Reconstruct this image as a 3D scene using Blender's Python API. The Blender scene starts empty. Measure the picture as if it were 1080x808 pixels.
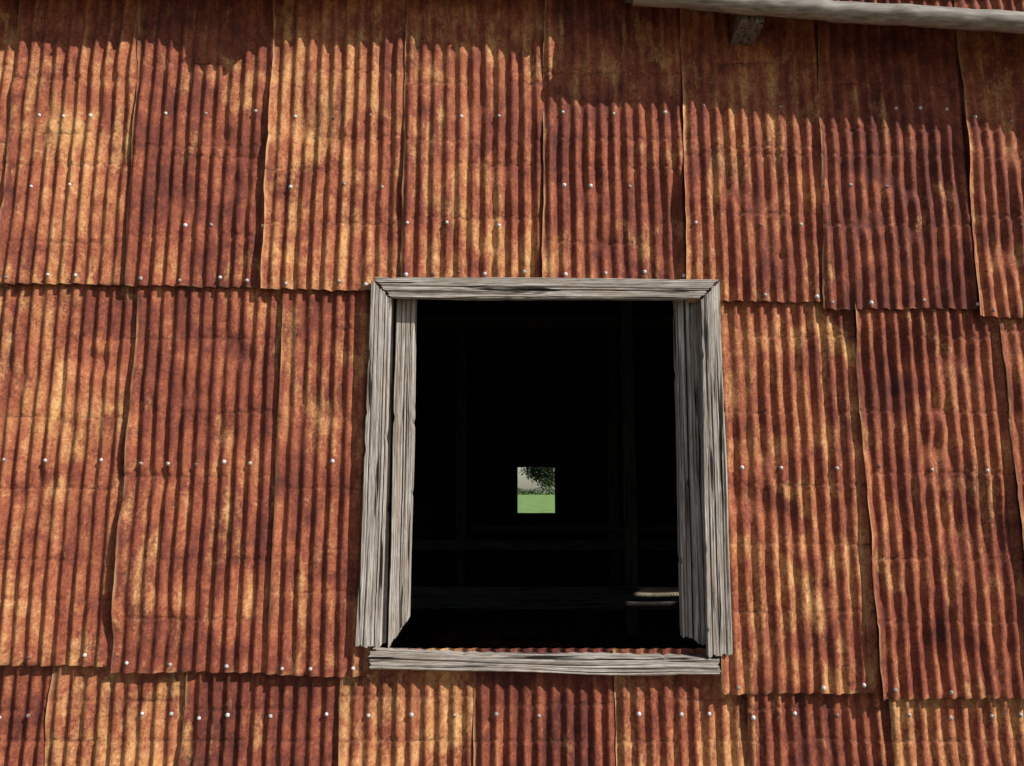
import bpy, math, random
import numpy as np
from mathutils import Vector
random.seed(7)
SC = bpy.context.scene
SC.view_settings.view_transform = 'Standard'
SC.view_settings.look = 'None'
SC.view_settings.exposure = 0

# ------------------------------------------------------------------ helpers
def empty(name):
    o = bpy.data.objects.new(name, None); SC.collection.objects.link(o); return o

def mesh_obj(name, verts, faces, mat, parent=None, smooth=False, attrs=None):
    me = bpy.data.meshes.new(name)
    me.from_pydata([tuple(v) for v in verts], [], [tuple(f) for f in faces])
    me.update()
    if smooth:
        me.polygons.foreach_set('use_smooth', [True]*len(me.polygons))
    if attrs:
        for k, a in attrs.items():
            at = me.attributes.new(k, 'FLOAT', 'POINT')
            at.data.foreach_set('value', np.asarray(a, dtype=np.float32).ravel())
    me.materials.append(mat)
    o = bpy.data.objects.new(name, me); SC.collection.objects.link(o)
    if parent: o.parent = parent
    return o

def grid_faces(nx, nz):
    i = np.arange(nx-1); j = np.arange(nz-1)
    I, J = np.meshgrid(i, j)
    a = (J*nx+I).ravel()
    return np.stack([a, a+1, a+nx+1, a+nx], 1).tolist()

def n1(t, seed, freqs=(1, 2.3, 4.7, 9.1), decay=.6):
    r = np.random.RandomState(int(seed) % 100000)
    s = 0; a = 1; tot = 0
    for f in freqs:
        s = s + a*np.sin(t*f*2*np.pi*(0.8+.4*r.rand()) + r.rand()*6.28); tot += a; a *= decay
    return s/tot

def n2(x, z, seed, f=1.0, n=7):
    r = np.random.RandomState(int(seed) % 100000)
    s = 0
    for k in range(n):
        an = r.rand()*6.28; ff = f*(.5+1.6*r.rand())
        s = s + np.sin((x*math.cos(an)+z*math.sin(an))*ff*6.28 + r.rand()*6.28)
    return s/math.sqrt(n)/1.4

def box(name, x0, x1, y0, y1, z0, z1, mat, parent=None, bev=.006):
    v = [(x0,y0,z0),(x1,y0,z0),(x1,y1,z0),(x0,y1,z0),(x0,y0,z1),(x1,y0,z1),(x1,y1,z1),(x0,y1,z1)]
    f = [(0,3,2,1),(4,5,6,7),(0,1,5,4),(1,2,6,5),(2,3,7,6),(3,0,4,7)]
    o = mesh_obj(name, v, f, mat, parent)
    m = o.modifiers.new('bevel', 'BEVEL'); m.width = bev; m.segments = 2
    return o

# ------------------------------------------------------------------ node helpers
class NT:
    def __init__(s, name):
        s.m = bpy.data.materials.new(name); s.m.use_nodes = True
        s.t = s.m.node_tree; s.t.nodes.clear()
        s.out = s.t.nodes.new('ShaderNodeOutputMaterial')
        s.b = s.t.nodes.new('ShaderNodeBsdfPrincipled')
        s.t.links.new(s.b.outputs[0], s.out.inputs[0])
    def lk(s, a, b): s.t.links.new(a, b)
    def setin(s, sock, v):
        if isinstance(v, bpy.types.NodeSocket): s.lk(v, sock)
        else: sock.default_value = v
    def coord(s, scale=(1,1,1), off=None):
        tc = s.t.nodes.new('ShaderNodeTexCoord'); src = tc.outputs['Object']
        if off is not None:
            a = s.t.nodes.new('ShaderNodeVectorMath'); a.operation = 'ADD'
            s.lk(src, a.inputs[0]); s.lk(off, a.inputs[1]); src = a.outputs[0]
        mp = s.t.nodes.new('ShaderNodeMapping'); mp.inputs['Scale'].default_value = scale
        s.lk(src, mp.inputs[0]); return mp.outputs[0]
    def noise(s, vec, scale=1, detail=4, rough=.55, dist=0):
        n = s.t.nodes.new('ShaderNodeTexNoise')
        s.lk(vec, n.inputs['Vector']); n.inputs['Scale'].default_value = scale
        n.inputs['Detail'].default_value = detail; n.inputs['Roughness'].default_value = rough
        n.inputs['Distortion'].default_value = dist
        return n.outputs['Fac']
    def math(s, op, a, b=0.0, clamp=False):
        n = s.t.nodes.new('ShaderNodeMath'); n.operation = op; n.use_clamp = clamp
        s.setin(n.inputs[0], a); s.setin(n.inputs[1], b); return n.outputs[0]
    def attr(s, name):
        n = s.t.nodes.new('ShaderNodeAttribute'); n.attribute_name = name; return n.outputs['Fac']
    def comb(s, x, y, z):
        n = s.t.nodes.new('ShaderNodeCombineXYZ')
        for i, v in enumerate((x, y, z)): s.setin(n.inputs[i], v)
        return n.outputs[0]
    def ramp(s, fac, stops):
        n = s.t.nodes.new('ShaderNodeValToRGB'); e = n.color_ramp.elements
        while len(e) < len(stops): e.new(.5)
        for el, (p, c) in zip(e, stops):
            el.position = p; el.color = (c[0], c[1], c[2], 1) if not isinstance(c, (int, float)) else (c, c, c, 1)
        s.lk(fac, n.inputs[0]); return n.outputs[0]
    def mix(s, fac, a, b, mode='MIX'):
        n = s.t.nodes.new('ShaderNodeMix'); n.data_type = 'RGBA'; n.blend_type = mode
        s.setin(n.inputs['Factor'], fac)
        s.setin(n.inputs['A'], a); s.setin(n.inputs['B'], b); return n.outputs['Result']
    def bump(s, h, strength=.4, dist=.003):
        n = s.t.nodes.new('ShaderNodeBump'); n.inputs['Strength'].default_value = strength
        n.inputs['Distance'].default_value = dist
        s.lk(h, n.inputs['Height']); s.lk(n.outputs[0], s.b.inputs['Normal'])

# rusted corrugated iron ------------------------------------------------------
def rust_material():
    k = NT('rusted_corrugated_iron')
    sd = k.attr('seed')
    off = k.comb(k.math('MULTIPLY', sd, 13.7), 0.0, k.math('MULTIPLY', sd, 7.9))
    def cen(n, g): return k.math('MULTIPLY', k.math('SUBTRACT', n, .5), g)
    big = k.noise(k.coord((2.6, 1, 1.8), off), 1.3, 4, .6, .8)
    blot = k.noise(k.coord((17, 1, 11), off), 1.0, 5, .68, .6)
    streak = k.noise(k.coord((36, 1, 2.4), off), 1.0, 4, .6, .15)
    fine = k.noise(k.coord((85, 20, 70), off), 1.0, 5, .74)
    grit = k.noise(k.coord((250, 250, 210), off), 1.0, 3, .7)
    yb = k.noise(k.coord((3.2, 1, 2.0), k.comb(k.math('MULTIPLY', sd, 5.1), 3.0, k.math('MULTIPLY', sd, 3.3))), 1.5, 4, .6, .9)
    v = k.math('ADD', .49, cen(big, .75))
    v = k.math('ADD', v, cen(blot, .65))
    v = k.math('ADD', v, cen(streak, .45))
    v = k.math('ADD', v, cen(fine, .62))
    v = k.math('ADD', v, cen(grit, .55))
    v = k.math('ADD', v, k.math('MULTIPLY', k.math('SUBTRACT', k.attr('tint'), .5), .9))
    col = k.ramp(v, [(0.05, (.038, .013, .011)), (.26, (.115, .030, .021)), (.42, (.215, .056, .033)),
                     (.56, (.335, .102, .050)), (.69, (.46, .180, .080)), (.83, (.60, .31, .14)), (.97, (.74, .49, .27))])
    # pale ochre bloom, soft edged and running down the flutes
    ys = k.noise(k.coord((30, 1, 3.2), k.comb(k.math('MULTIPLY', sd, 2.3), 0.0, 4.0)), 1.0, 5, .65, .3)
    y = k.math('ADD', cen(yb, 2.3), cen(ys, 1.2))
    y = k.math('ADD', y, cen(fine, .60)); y = k.math('ADD', y, cen(blot, .4))
    y = k.math('ADD', y, k.math('MULTIPLY', k.math('SUBTRACT', k.attr('tint'), .5), 2.0))
    ym = k.ramp(k.math('ADD', y, .22), [(.30, 0.0), (.58, .36), (1.0, .85)])
    yc = k.ramp(k.math('ADD', .5, k.math('ADD', cen(fine, .9), cen(blot, .7))), [(.25, (.48, .195, .065)), (.5, (.66, .36, .13)), (.75, (.80, .57, .28))])
    col = k.mix(ym, col, yc)
    pits = k.noise(k.coord((60, 60, 36), off), 1.0, 4, .7)
    pm = k.ramp(k.math('ADD', pits, cen(big, -.30)), [(.54, 0.0), (.66, 1.0)])
    col = k.mix(k.math('MULTIPLY', pm, .55), col, (.070, .024, .019, 1))
    col = k.mix(k.attr('edge'), col, (.64, .40, .19, 1))
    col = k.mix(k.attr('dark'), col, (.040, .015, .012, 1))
    k.lk(col, k.b.inputs['Base Color'])
    k.b.inputs['Roughness'].default_value = .8
    k.b.inputs['Specular IOR Level'].default_value = .2
    h = k.math('ADD', fine, k.math('MULTIPLY', grit, .6))
    k.bump(h, .75, .0026)
    return k.m
RUST = rust_material()

def wood_material(name, horiz, tone=1.0):
    k = NT(name)
    def c(l, w):
        return k.coord((l, w, w) if horiz else (w, w, l))
    g1 = k.noise(c(2.2, 85), 1, 6, .7, .3)
    g2 = k.noise(c(14.0, 240), 1, 4, .6, .1)
    b = k.noise(c(5, 18), 1, 5, .65, .5)
    crack = k.noise(c(1.8, 48), 1, 3, .5, .6)
    v = k.math('ADD', k.math('MULTIPLY', g1, .66), k.math('MULTIPLY', g2, .34))
    T = tone
    col = k.ramp(v, [(.33, (.055*T, .046*T, .038*T)), (.43, (.25*T, .215*T, .18*T)), (.53, (.48*T, .43*T, .375*T)), (.66, (.72*T, .665*T, .595*T))])
    col = k.mix(k.ramp(b, [(.44, 0.0), (.68, .6)]), col, (.26*T, .195*T, .14*T, 1))
    cm = k.ramp(crack, [(.35, 1.0), (.42, 0.0)])
    col = k.mix(cm, col, (.026, .020, .016, 1))
    k.lk(col, k.b.inputs['Base Color']); k.b.inputs['Roughness'].default_value = .9
    k.b.inputs['Specular IOR Level'].default_value = .15
    k.bump(k.math('SUBTRACT', v, k.math('MULTIPLY', cm, .5)), 1.0, .005)
    return k.m
WOOD_V = wood_material('weathered_timber_vertical', False)
WOOD_H = wood_material('weathered_timber_horizontal', True)
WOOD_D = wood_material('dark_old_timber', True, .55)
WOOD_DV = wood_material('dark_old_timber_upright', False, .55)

def simple(name, c1, c2, scale, rough=.85, metal=0, lo=.35, hi=.65, sc=(1,1,1), bd=.01):
    k = NT(name)
    n = k.noise(k.coord(sc), scale, 6, .6)
    k.lk(k.ramp(n, [(lo, c1), (hi, c2)]), k.b.inputs['Base Color'])
    k.b.inputs['Roughness'].default_value = rough; k.b.inputs['Metallic'].default_value = metal
    k.bump(n, .3, bd)
    return k.m
M_NAIL = simple('galvanised_nail', (.13, .07, .05), (.62, .60, .57), 6, .5, .1, .40, .54)
M_GUT = simple('weathered_galvanised_eave', (.12, .095, .07), (.36, .32, .27), 14, .7, .0, .3, .7, (.6, 4, 4), .002)
M_DARK = simple('dark_barn_lining', (.03, .024, .02), (.085, .066, .052), 3, .95)  # lining coloured dark so the interior's gloom reads near black
M_DIRT = simple('barn_floor_dirt', (.06, .046, .034), (.13, .10, .075), 2.5, .95)
M_YARD = simple('neutral_bounce_yard', (.13, .10, .07), (.26, .21, .155), 1.5, .95)  # dull brown so light bounced onto the wall isn't green
M_FIELD = simple('pasture_grass', (.11, .21, .035), (.24, .38, .09), .55, .9)
M_BARK = simple('tree_bark', (.035, .027, .02), (.12, .095, .07), 9, .95)
M_LEAF = simple('tree_leaves', (.022, .040, .012), (.085, .12, .04), 2.5, .7)
M_STREAK = simple('pale_sun_streak', (.50, .40, .26), (.72, .63, .47), 20, .9)  # pale colour brightens the added strands that show the sun streak

# ------------------------------------------------------------------ barn
BARN = empty('corrugated_iron_barn')
LAM = .0665
NAILS = []

def sheet(xl, xr, z0, z1, ytop, ybot, tint, seed, phase=0.0, dark=0.0, creases=(), dents=(), curl=.010,
          nails=(), zslope=0.0, top_dark=0.0, amp=.0104):
    """xl,xr = (x at bottom, x at top)"""
    w = max(xr[0]-xl[0], xr[1]-xl[1]); nx = max(8, int(w/.0055))
    zs = set(np.round(np.linspace(z0, z1, max(8, int((z1-z0)/.016))), 4))
    for c in creases:
        for d in (-.030, -.022, -.015, -.010, -.006, -.002, .002, .006, .010, .015, .022, .030):
            if z0 < c+d < z1: zs.add(round(c+d, 4))
    zs = np.array(sorted(zs)); vv = (zs-z0)/(z1-z0)
    u, v = np.meshgrid(np.linspace(0, 1, nx), vv)
    nz = len(zs)
    r = np.random.RandomState(seed)
    L = xl[0]+(xl[1]-xl[0])*v; R = xr[0]+(xr[1]-xr[0])*v
    Z = z0+(z1-z0)*v
    L = L + .0060*n1(Z, seed+1) ; R = R + .0035*n1(Z, seed+2)
    X = L+(R-L)*u
    ph = 2*np.pi*X/LAM + phase + .16*n1(Z*.4, seed+3, (1, 2.1)) + .26*n2(X, Z, seed+33, 1.5)
    cr = np.cos(ph)
    A = amp*(1+.22*n2(X, Z, seed+4, 1.3)+.10*n2(X, Z, seed+24, 7))
    dimple = np.zeros_like(X); dk = np.zeros_like(X)
    for zc in creases:
        zz = Z-zc+.0045*n1(X*1.3, seed+int(zc*100))
        g = np.exp(-(zz/.010)**2)
        part = np.clip(.7+.6*n1(X*1.1, seed+int(zc*51)), 0, 1)
        A = A*(1-.32*g*part); dimple += .0038*g*part
        st = np.clip(.5+.9*n1(X*3, seed+int(zc*77)), 0, 1)
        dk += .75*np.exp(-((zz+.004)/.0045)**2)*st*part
    for (dx, dz, dr, dd) in dents:
        g = np.exp(-(((X-dx)/dr)**2+((Z-dz)/(dr*.8))**2))
        dimple += dd*g; A = A*(1-.5*g)
    Y = ybot+(ytop-ybot)*v - A*cr - .009*(1-u) + dimple
    Y += .0056*n2(X, Z, seed+5, 1.1) + .0020*n2(X, Z, seed+15, 4)
    lift = np.clip(.35+.95*n1(Z*.55, seed+6, (1, 2.3, 4.7)), 0, 1.4)
    Y -= curl*lift*np.exp(-u*(R-L)/.065)
    Y -= .010*np.clip(n1(X*1.5, seed+8), 0, 1)*np.exp(-(Z-z0)/.06)
    ed = np.exp(-(Z-z0)/.05)
    Z = Z + ed*(.0060*n1(X*1.2, seed+7)+.0028*n1(X*9, seed+9)) + zslope*(X-xl[0])*(1-v)
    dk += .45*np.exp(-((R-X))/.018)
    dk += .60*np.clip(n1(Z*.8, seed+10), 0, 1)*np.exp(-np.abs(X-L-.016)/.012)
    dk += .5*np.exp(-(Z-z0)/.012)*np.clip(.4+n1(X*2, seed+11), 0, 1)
    if top_dark:
        dk += top_dark*np.clip((v-.0)*1.0, 0, 1)**3*(.5+.5*n1(X*3, seed+12))  # darkens towards the sheet's top edge, uneven across
    dk += dark
    edge = .75*np.exp(-((X-L)/.0060)**2)*np.clip(.55+.8*n1(Z*1.7, seed+41), 0, 1) + .4*np.exp(-((Z-z0)/.006)**2)*np.clip(n1(X*3, seed+42), 0, 1)
    for zn in nails:
        kk0 = math.ceil((xl[0]*2*math.pi/LAM+phase)/(2*math.pi))
        c = r.randint(0, 2)
        while True:
            kx = (2*math.pi*(kk0+c)-phase)/(2*math.pi)*LAM
            if kx > xr[0]-.03: break
            if kx > xl[0]+.012 and r.rand() < .85:
                xx = kx+r.uniform(-.004, .004); zz = zn+r.uniform(-.012, .012)
                j = np.argmin((X-xx)**2+(Z-zz)**2)
                NAILS.append((xx, Y.ravel()[j], zz, r.rand()))
                dz = Z-zz; dxx = np.abs(X-xx)
                dk += .5*np.exp(-(dxx/.006)**2)*np.exp(-np.clip(-dz, 0, 9)/.06)*(dz < .004)*r.rand()
            c += r.choice([2, 3, 3, 4])
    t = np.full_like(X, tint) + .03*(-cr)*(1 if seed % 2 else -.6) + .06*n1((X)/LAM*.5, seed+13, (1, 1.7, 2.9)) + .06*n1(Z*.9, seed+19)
    V = np.stack([X.ravel(), Y.ravel(), Z.ravel()], 1)
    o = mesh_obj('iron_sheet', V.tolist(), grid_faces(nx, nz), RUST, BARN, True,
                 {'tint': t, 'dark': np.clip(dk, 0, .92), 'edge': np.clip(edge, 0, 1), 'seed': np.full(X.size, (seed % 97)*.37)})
    return o

# --- upper row
up = [(-4.80,-4.80,2.63,.50),(-4.05,-4.06,2.64,.42),(-3.32,-3.35,2.63,.55),
      (-2.586,-2.628,2.637,.54),(-1.940,-1.986,2.622,.42),(-1.255,-1.264,2.605,.57),(-.556,-.566,2.650,.51),
      (.153,.172,2.650,.46),(.871,.900,2.540,.52),(1.560,1.627,2.505,.38),(2.325,2.365,2.462,.50),(3.03,3.08,2.46,.45),(3.75,3.8,2.44,.5),(4.5,4.5,2.43,.45),(5.2,5.2,2.4,.4)]
rr = random.Random(3)
for i in range(len(up)-1):
    a, b = up[i], up[i+1]
    cz = [3.42+rr.uniform(-.05,.05), 3.30+rr.uniform(-.06,.03), 2.93+rr.uniform(-.1,.1), 3.78+rr.uniform(-.06,.06)]
    dents = [(a[0]+rr.uniform(.15,.6), rr.uniform(2.7,3.9), rr.uniform(.04,.09), rr.uniform(.006,.017)) for _ in range(4)]
    if i == 8: dents.append((1.36, 2.78, .035, .018))
    if i == 9: dents.append((1.80, 2.95, .06, .016))
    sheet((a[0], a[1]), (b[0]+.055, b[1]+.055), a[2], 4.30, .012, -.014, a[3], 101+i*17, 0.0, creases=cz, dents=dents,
          nails=(a[2]+.035, 3.55+rr.uniform(-.04,.04), 3.15 if i % 2 else 2.95), curl=rr.uniform(.018, .036), top_dark=.35,
          zslope=rr.uniform(-.018, .010))
# --- middle row
mid = [(-4.7,.80,.5,2.80,-4.0),(-4.0,.80,.45,2.80,-3.3),(-3.3,.80,.5,2.80,-2.58),(-2.58,.797,.54,2.80,-1.878),(-1.878,.763,.46,2.80,-1.150),(-1.150,.750,.46,2.80,-.665),
       (.975,.668,.54,2.72,1.713),(1.713,.647,.48,2.70,2.44),(2.44,.64,.5,2.70,3.15),(3.15,.64,.5,2.70,3.9),(3.9,.64,.5,2.7,4.6),(4.6,.64,.5,2.7,5.2)]
for i, (x0, z0, ti, z1, x1) in enumerate(mid):
    ov = 0.0 if i == 5 else .05
    cz = [1.99+rr.uniform(-.04,.04), 2.40+rr.uniform(-.05,.05), 1.32+rr.uniform(-.07,.07), 1.66+rr.uniform(-.06,.06), 1.07+rr.uniform(-.08,.08)]
    dents = [(x0+rr.uniform(.1,.6), rr.uniform(.95,2.4), rr.uniform(.05,.10), rr.uniform(.006,.018)) for _ in range(5)]
    if i == 4: dents.append((-1.62, .98, .07, .018))
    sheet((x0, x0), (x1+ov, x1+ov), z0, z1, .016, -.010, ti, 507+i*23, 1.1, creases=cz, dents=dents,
          nails=(z0+.035, 1.73+rr.uniform(-.03,.03)), curl=(.038 if i in (4, 7) else .026) if i not in (5, 6) else .008, zslope=rr.uniform(-.025, .005))
# --- lower row
low = [(-4.9,.4),(-4.2,.5),(-3.5,.4),(-2.85,.38),(-2.175,.60),(-1.547,.34),(-.809,.65),(-.177,.37),(.486,.56),(1.096,.43),(1.768,.62),(2.44,.5),(3.1,.4),(3.8,.5),(4.5,.5),(5.2,.4)]
for i in range(len(low)-1):
    x0, ti = low[i]; x1 = low[i+1][0]
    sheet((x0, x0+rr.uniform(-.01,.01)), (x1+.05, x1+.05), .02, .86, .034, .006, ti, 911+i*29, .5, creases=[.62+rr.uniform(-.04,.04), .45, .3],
          nails=(.56, .1), curl=.018, top_dark=.6)

# nails (domed heads) as one object
def build_nails():
    V, F = [], []
    for (x, y, z, q) in NAILS:
        R = .0070+.0024*q; b = len(V); n = 8
        for (rad, dy) in ((R*1.25, .001), (R, -.0025), (R*.6, -.0055)):
            for k in range(n):
                a = 2*math.pi*k/n; V.append((x+rad*math.cos(a), y+dy-.001, z+rad*math.sin(a)))
        V.append((x, y-.008, z))
        for ring in range(2):
            for k in range(n):
                p = b+ring*n+k; qn = b+ring*n+(k+1) % n
                F.append((p, qn, qn+n, p+n))
        for k in range(n): F.append((b+2*n+k, b+2*n+(k+1) % n, b+3*n))
    mesh_obj('roofing_nails', V, F, M_NAIL, BARN, True)
build_nails()

# --- timber boards
def board(name, bl, br, tr, tl, yf, yb, long, mat, parent, seed, wob=.004, groove=.0011):
    Wd = .5*(math.dist(bl, br)+math.dist(tl, tr)) ; Ht = .5*(math.dist(bl, tl)+math.dist(br, tr))
    if long == 'Z': nu, nv = max(20, int(Wd/.0026)), int(Ht/.012)
    else: nu, nv = int(Wd/.012), max(20, int(Ht/.0026))
    u, v = np.meshgrid(np.linspace(0, 1, nu), np.linspace(0, 1, nv))
    X = (1-u)*(1-v)*bl[0]+u*(1-v)*br[0]+u*v*tr[0]+(1-u)*v*tl[0]
    Z = (1-u)*(1-v)*bl[1]+u*(1-v)*br[1]+u*v*tr[1]+(1-u)*v*tl[1]
    l, w = (v, u) if long == 'Z' else (u, v)
    Lm, Wm = (Ht, Wd) if long == 'Z' else (Wd, Ht)
    e = wob*(n1(l*Lm*.5, seed, (1, 2.2))*(1-w)*1.0 + n1(l*Lm*.45, seed+1, (1, 2.2))*w + .12*n1(l*Lm*9, seed+2)*(np.abs(w-.5)*2)**6)
    rc = np.random.RandomState(seed+9)
    for _ in range(4):
        lc, side, dp, wd = rc.rand(), rc.randint(0, 2), rc.uniform(.002, .008), rc.uniform(.008, .03)/Lm
        e = e + (1 if side == 0 else -1)*dp*np.exp(-((l-lc)/wd)**2)*((1-w) if side == 0 else w)**8
    endw = .010*n1(w*Wm*18, seed+3)*(np.abs(l-.5)*2)**40
    if long == 'Z': X = X+e; Z = Z+endw
    else: Z = Z+e; X = X+endw
    q = w*Wm + .003*n1(l*Lm*.5, seed+4, (1, 2.2)) + .0006*n1(l*Lm*3, seed+14)
    gr = n1(q*70, seed+5, (1, 2.1, 3.7), .8)
    Y = np.full_like(X, yf) + groove*gr*(1+.6*n1(l*Lm*2, seed+16))
    for k in range(6):
        r = np.random.RandomState(seed+30+k); c0 = r.uniform(.12, .88)*Wm; ls = r.rand(); 
        Y += .012*np.exp(-((q-c0)/.0024)**2)*np.clip(1.6-abs(l-ls)*r.uniform(3, 7), 0, 1)
    rnd = np.minimum(np.minimum(w, 1-w)*Wm, .005)/.005
    Y += .003*(1-rnd)**2
    n = nu*nv
    V = np.stack([X.ravel(), Y.ravel(), Z.ravel()], 1).tolist()
    F = grid_faces(nu, nv)
    ring = [i for i in range(nu)]+[j*nu+nu-1 for j in range(1, nv)]+[(nv-1)*nu+i for i in range(nu-2, -1, -1)]+[j*nu for j in range(nv-2, 0, -1)]
    for i, q in enumerate(ring): V.append((V[q][0], yb, V[q][2]))
    m = len(ring)
    for i in range(m):
        F.append((ring[(i+1) % m], ring[i], n+i, n+(i+1) % m))
    F.append(tuple(n+i for i in range(m)))
    return mesh_obj(name, V, F, mat, parent)

WIN = empty('window_frame'); WIN.parent = BARN
board('casing_left', (-.732,.886), (-.611,.880), (-.604,2.548), (-.700,2.652), -.050, -.016, 'Z', WOOD_V, WIN, 11, .004)
board('casing_right', (.915,.840), (1.030,.850), (1.036,2.640), (.937,2.545), -.052, -.016, 'Z', WOOD_V, WIN, 22, .004)
board('head_board', (-.600,2.556), (.934,2.550), (1.028,2.646), (-.690,2.664), -.055, -.014, 'X', WOOD_H, WIN, 33, .004)
board('sill_board', (-.665,.776), (.968,.752), (.968,.824), (-.665,.862), -.042, .045, 'X', WOOD_H, WIN, 44, .007)
board('jamb_stud_left', (-.594,.86), (-.497,1.00), (-.490,2.66), (-.585,2.66), .028, .11, 'Z', WOOD_V, WIN, 66, .003)
board('jamb_back_left', (-.68,.86), (-.606,.88), (-.602,2.66), (-.68,2.66), .05, .11, 'Z', WOOD_V, WIN, 67, .002)
board('jamb_stud_right', (.820,.915), (.868,.90), (.872,2.66), (.832,2.66), .040, .11, 'Z', WOOD_V, WIN, 77, .002)
board('jamb_face_right', (.876,.895), (.955,.86), (.965,2.66), (.880,2.66), .022, .11, 'Z', WOOD_V, WIN, 78, .002)

# framing behind the sheets
for z in (3.5, 2.72, .58):
    box('wall_girt', -5.1, 5.1, .055, .13, z-.04, z+.05, WOOD_D, BARN)
for x in (-3.6, -2.0, 2.3, 3.9):
    box('wall_stud', x-.05, x+.05, .135, .23, 0.0, 4.2, WOOD_DV, BARN)
for (x0, x1) in ((-5.1, -.69), (.97, 5.1)):
    box('wall_girt', x0, x1, .055, .13, 1.70, 1.79, WOOD_D, BARN)

# --- shell: side walls, back wall with opening, roof
BW, BD = 8.0, 9.3
def rz(y): return 4.22+.30*y if y < BD/2 else 4.22+.30*(BD-y)
def quad(name, pts, mat): return mesh_obj(name, pts, [tuple(range(len(pts)))], mat, BARN)
for s, nm in ((-1, 'gable_wall'), (1, 'gable_wall')):
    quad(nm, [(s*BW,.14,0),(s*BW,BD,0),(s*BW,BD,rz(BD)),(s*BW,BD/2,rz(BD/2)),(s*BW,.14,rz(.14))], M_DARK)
for (x0, x1) in ((-BW, -4.85), (5.15, BW)):
    n = int((x1-x0)/.011); V = []; 
    for z in (0, 4.3):
        for i in range(n): 
            x = x0+(x1-x0)*i/(n-1); V.append((x, .02-.0088*math.cos(2*math.pi*x/LAM), z))
    k = len(V)
    mesh_obj('iron_sheet', V, grid_faces(n, 2), RUST, BARN, True, {'tint': [.5]*k, 'dark': [0]*k, 'edge': [0]*k, 'seed': [3.3]*k})
# back wall with opening
wx0, wx1, wz0, wz1 = .095, .716, 1.250, 2.007
V = []; F = []
def addq(a): 
    b = len(V); V.extend(a); F.append((b, b+1, b+2, b+3))
for (x0, x1, z0, z1) in ((-BW, wx0, 0, rz(BD)), (wx1, BW, 0, rz(BD)), (wx0, wx1, 0, wz0), (wx0, wx1, wz1, rz(BD))):
    addq([(x0, BD, z0), (x1, BD, z0), (x1, BD, z1), (x0, BD, z1)])
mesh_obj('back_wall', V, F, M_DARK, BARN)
for (nm, a, b, c, d) in (('back_window_jamb', wx0-.06, wx0, wz0-.05, wz1+.05), ('back_window_jamb', wx1, wx1+.06, wz0-.05, wz1+.05),
                 ('back_window_head', wx0, wx1, wz1, wz1+.05), ('back_window_sill', wx0, wx1, wz0-.05, wz0)):
    box(nm, a, b, BD-.08, BD-.003, c, d, WOOD_D, BARN)
# roof with added slits, aimed to throw a sun streak on the rail
sx, sy, sz = .65, .43, .58
V = []; F = []
P = Vector((1.615, 4.95, .478)); 
yy = 1.9
for _ in range(30):
    tt = (rz(yy)-P.z)/sz; yy = P.y-tt*sy
tt = (rz(yy)-P.z)/sz; sxc = P.x+tt*sx
slits = [(sxc-.25, sxc-.06), (sxc-.045, sxc+.09), (sxc+.10, sxc+.25)]
ys0, ys1 = yy-.020, yy+.020
def rq(x0, x1, y0, y1): addq([(x0, y0, rz(y0)), (x1, y0, rz(y0)), (x1, y1, rz(y1)), (x0, y1, rz(y1))])
rq(-BW, BW, -.02, ys0); rq(-BW, BW, ys1, BD/2); rq(-BW, BW, BD/2, BD+.2)
xs = -BW
for (a, b) in slits: rq(xs, a, ys0, ys1); xs = b
rq(xs, BW, ys0, ys1)
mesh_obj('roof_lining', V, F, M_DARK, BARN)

# interior rails, posts, floor clutter
box('floor_slab', -7.9, 7.9, .15, 9.2, .002, .03, M_DIRT, BARN)
box('stall_rail', -3.5, 3.5, 4.98, 5.04, .32, .56, WOOD_D, BARN)
box('stall_rail', -2.5, 3.5, 6.5, 6.56, .85, .97, WOOD_D, BARN)
box('stall_rail', -.6, 3.2, 7.5, 7.56, 1.02, 1.12, WOOD_D, BARN)
for (x, y) in ((-1.3, 5.1), (1.35, 5.12), (-2.6, 6.6), (2.9, 6.62), (-.75, 7.6), (1.5, 7.62)):
    box('interior_post', x-.07, x+.07, y, y+.14, .03, 4.8, WOOD_DV, BARN)
for y in (3.1, 4.6, 7.0):
    box('tie_beam', -7.9, 7.9, y, y+.12, 3.9, 4.1, WOOD_D, BARN)
# pale twisted strands added along the rail to show a sunlit streak
def streak_rope():
    V = []; F = []; n = 90
    for st in range(3):
        b = len(V)
        for i in range(n):
            x = 1.34+.55*i/(n-1); a = i*.42+st*2.094
            cy = 4.953+.013*math.cos(a); cz = .478+.013*math.sin(a)+.004*math.sin(x*11)
            for k in range(6):
                q = k*math.pi/3; V.append((x, cy+.013*math.cos(q), cz+.013*math.sin(q)))
        for i in range(n-1):
            for k in range(6):
                p = b+i*6+k; q = b+i*6+(k+1) % 6; F.append((p, q, q+6, p+6))
    mesh_obj('streak_rope', V, F, M_STREAK, BARN, True)
streak_rope()
# spare iron lying on the floor
for (cx, cy, an, sdd) in ((-.2, 4.3, .25, 1), (.3, 4.45, -.12, 2)):
    n = 80; V = []
    for j in range(12):
        for i in range(n):
            a = -.45+.9*i/(n-1); b = -.9+1.8*j/11
            x = a*math.cos(an)-b*math.sin(an); y = a*math.sin(an)*.6+b*math.cos(an)*.35
            V.append((cx+x*1.3, cy+y, .08+.04*sdd+.012*math.cos(a*94)+.03*math.sin(b*2+sdd)))
    k = len(V)
    mesh_obj('spare_iron_sheet', V, grid_faces(n, 12), RUST, BARN, True, {'tint': [.5]*k, 'dark': [.3]*k, 'edge': [0]*k, 'seed': [6.3+sdd]*k})

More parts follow.
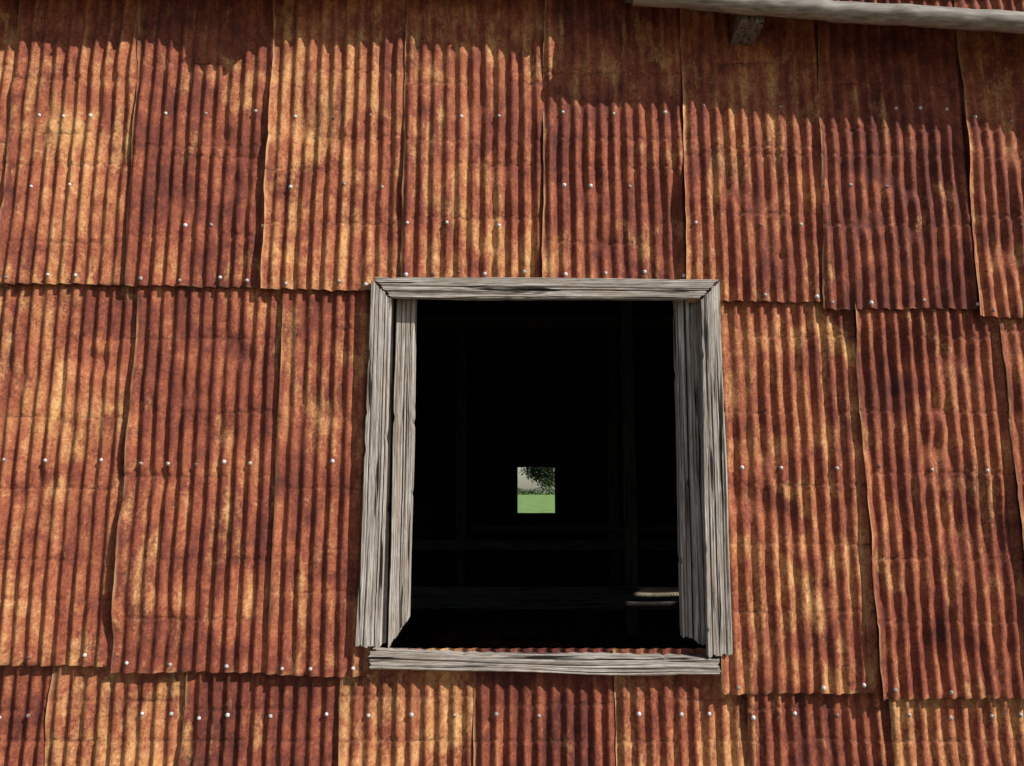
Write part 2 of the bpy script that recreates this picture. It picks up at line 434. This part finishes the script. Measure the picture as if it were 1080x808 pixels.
# --- eave
def lip(name, x0, x1, zf, of, thick, mat, seed):
    n = int((x1-x0)/.012); V = []
    X = np.linspace(x0, x1, n)
    O = np.array([of(x) for x in X]); Zb = np.array([zf(x) for x in X])
    rows = []
    m = 12
    for k in range(m+1):
        a = -math.pi*.62 + k/m*math.pi*1.15
        yy = -O + thick*.5 - thick*.5*np.cos(a)*1.0
        zz = Zb + thick*.5 + thick*.5*math.sin(a)
        rows.append((yy, zz))
    last = rows[-1]
    for d in (.1, .25, .45):
        rows.append((last[0]+d, last[1]+d*.30+.01))
    for (yy, zz) in rows:
        for i in range(n): V.append((X[i], yy[i], zz[i]))
    o = mesh_obj(name, V, grid_faces(n, len(rows)), mat, BARN, True)
    s = o.modifiers.new('thickness', 'SOLIDIFY'); s.thickness = .003
    return o
def zr(x):
    x = np.float64(x)
    return 3.990-.078*(x-.7)+.004*n1(x*.5, 5, (1, 2.2))+.0012*n1(x*5, 6)
def orr(x):
    x = np.float64(x)
    return .30+.014*n1(x*.8, 7)
lip('eave_roll', .60, 6.0, zr, orr, .10, M_GUT, 1)
# plain corrugated roof edge on the left stretch, with torn and bent tongues
def left_edge():
    x1 = .84
    n = int((x1+6.0)/.0055); X = np.linspace(-6.0, x1, n)
    O = .205+.018*n1(X*.75, 61)+.010*n1(X*2.6, 62)+.008*np.sign(np.sin(X*2*np.pi/.70))
    sm = np.clip((X-.50)/.09, 0, 1); sm = sm*sm*(3-2*sm); O = O+.065*sm
    drop = np.zeros(n)
    for (c, w, d) in ((-1.30, .16, .07), (-1.12, .03, .05), (.40, .04, .02), (-2.5, .1, .02)):
        g = np.exp(-((X-c)/w)**2); drop += d*g; O += .03*g
    rows = []
    for k in range(9):
        s = k/8.0
        y = -O+(O+.25)*s
        z = 4.225+.30*(y+.15) - drop*(1-s)**3*1.0 - .105*sm*(1-s) + .0088*np.cos(2*np.pi*X/.076)
        rows.append((y, z))
    V = []
    for y, z in rows:
        for i in range(n): V.append((X[i], y[i], z[i]))
    k = len(V)
    mesh_obj('roof_sheet', V, grid_faces(n, len(rows)), RUST, BARN, True, {'tint': [.45]*k, 'dark': [0]*k, 'edge': [0]*k, 'seed': [5.1]*k})
left_edge()
board('rafter_tail', (1.15, 3.945), (1.27, 3.935), (1.30, 4.08), (1.18, 4.08), -.20, .1, 'Z', WOOD_DV, BARN, 312)

# ------------------------------------------------------------------ ground, field
def ground():
    V = []
    xs = [-500, -60, -8, 8, 60, 500]; ys = [-500, -40, -4, 9.3, 40, 120, 900]
    for y in ys:
        for x in xs: V.append((x, y, 0))
    mesh_obj('ground', V, grid_faces(len(xs), len(ys)), M_FIELD)
    mesh_obj('bounce_yard', [(-45, -40, .004), (45, -40, .004), (45, -.03, .004), (-45, -.03, .004)], [(0, 1, 2, 3)], M_YARD)  # unseen bare ground added to keep green bounce off the wall
ground()

# tree behind the barn
def tree(name, cx, cy, h, rad, nleaf, seed, zlow, extra=()):
    r = random.Random(seed); T = empty(name)
    V = []; F = []
    def limb(p, q, r0, r1, seg=5, n=7):
        base = len(V); p = Vector(p); q = Vector(q); d = (q-p).normalized()
        a = d.orthogonal().normalized(); b = d.cross(a)
        for s in range(seg+1):
            t = s/seg; c = p.lerp(q, t)+Vector((r.uniform(-1,1), r.uniform(-1,1), 0))*r0*.35*(0 < s < seg); rd = r0+(r1-r0)*t
            for k in range(n):
                an = 2*math.pi*k/n; V.append(tuple(c+a*rd*math.cos(an)+b*rd*math.sin(an)))
        for s in range(seg):
            for k in range(n):
                i = base+s*n+k; j = base+s*n+(k+1) % n; F.append((i, j, j+n, i+n))
    top = (cx+.2, cy, h*.75); limb((cx, cy, -.05), top, .26, .09, 8)
    tips = []
    for e in extra:
        limb((cx+.05, cy, h*.38), e, .06, .012)
    for k in range(16):
        z = h*(.36+.37*k/16); an = r.uniform(0, 6.28); Ln = rad*r.uniform(.6, 1.0)
        q = (cx+math.cos(an)*Ln, cy+math.sin(an)*Ln, z+r.uniform(-.2, 1.4))
        limb((cx+.05, cy, z), q, .08, .02); tips.append(q)
        for _ in range(3):
            q2 = (q[0]+r.uniform(-.8,.8), q[1]+r.uniform(-.8,.8), max(zlow, q[2]+r.uniform(-1.2,.7)))
            limb(q, q2, .022, .007, 3, 5); tips.append(q2)
    mesh_obj('trunk_and_limbs', V, F, M_BARK, T, True)
    LV = []; LF = []
    def leaf(p, s):
        a = Vector((r.uniform(-1,1), r.uniform(-1,1), r.uniform(-1,1))).normalized()*s
        b = a.orthogonal().normalized()*s*.45; k = len(LV)
        LV.extend([tuple(p-a), tuple(p+b), tuple(p+a), tuple(p-b)]); LF.append((k, k+1, k+2, k+3))
    for i in range(nleaf):
        c = r.choice(tips); s = .32
        leaf(Vector((r.gauss(c[0], s), r.gauss(c[1], s), max(zlow+.5+r.uniform(-.1,.2), r.gauss(c[2], s*.7)))), .06)
    for e in extra:
        for i in range(420): leaf(Vector((r.gauss(e[0], .13), r.gauss(e[1], .15), r.gauss(e[2], .075))), .045)
    mesh_obj('crown', LV, LF, M_LEAF, T)
tree('tree', 2.4, 17.0, 6.5, 2.6, 15000, 4, 1.8, ((.72,17.0,2.02), (.98,16.8,1.86), (1.12,17.2,1.98), (.90, 16.9, 2.2), (.58,17.1,2.18)))
# distant line of trees
def treeline():
    r = random.Random(9); V = []; F = []
    for i in range(5200):
        x = r.uniform(-200, 200); hh = 2.4+1.2*math.sin(x*.11)+.8*math.sin(x*.37+1)
        p = Vector((x, 420+r.uniform(-4, 4), r.uniform(0, max(.6, hh))))
        a = Vector((r.uniform(-1,1), r.uniform(-.4,.4), r.uniform(-1,1))).normalized()*.9
        b = a.orthogonal().normalized()*.6; k = len(V)
        V += [tuple(p-a), tuple(p+b), tuple(p+a), tuple(p-b)]; F.append((k, k+1, k+2, k+3))
    mesh_obj('distant_trees', V, F, M_LEAF)
treeline()

# ------------------------------------------------------------------ light
sd = Vector((sx, -sy, sz)).normalized()
L = bpy.data.lights.new('sun', 'SUN'); L.energy = 5.0; L.angle = math.radians(.5); L.color = (1, .96, .91)
lo = bpy.data.objects.new('sun', L); SC.collection.objects.link(lo)
lo.rotation_euler = sd.to_track_quat('Z', 'Y').to_euler(); lo.location = (8, -8, 9)
W = bpy.data.worlds.new('World'); SC.world = W; W.use_nodes = True
nt = W.node_tree; nt.nodes.clear()
sk = nt.nodes.new('ShaderNodeTexSky'); sk.sky_type = 'NISHITA'; sk.sun_disc = False
sk.sun_elevation = math.asin(sd.z); sk.sun_rotation = math.atan2(sd.x, sd.y)
bg = nt.nodes.new('ShaderNodeBackground'); bg.inputs[1].default_value = .09
wo = nt.nodes.new('ShaderNodeOutputWorld')
nt.links.new(sk.outputs[0], bg.inputs[0]); nt.links.new(bg.outputs[0], wo.inputs[0])

# ------------------------------------------------------------------ camera
cam = bpy.data.cameras.new('camera'); cam.sensor_width = 36; cam.lens = 27.2; cam.clip_end = 2000; cam.clip_start = .05
co = bpy.data.objects.new('camera', cam); SC.collection.objects.link(co)
co.location = (0, -3.8, 1.6); co.rotation_euler = (math.radians(98), 0, 0)
SC.camera = co
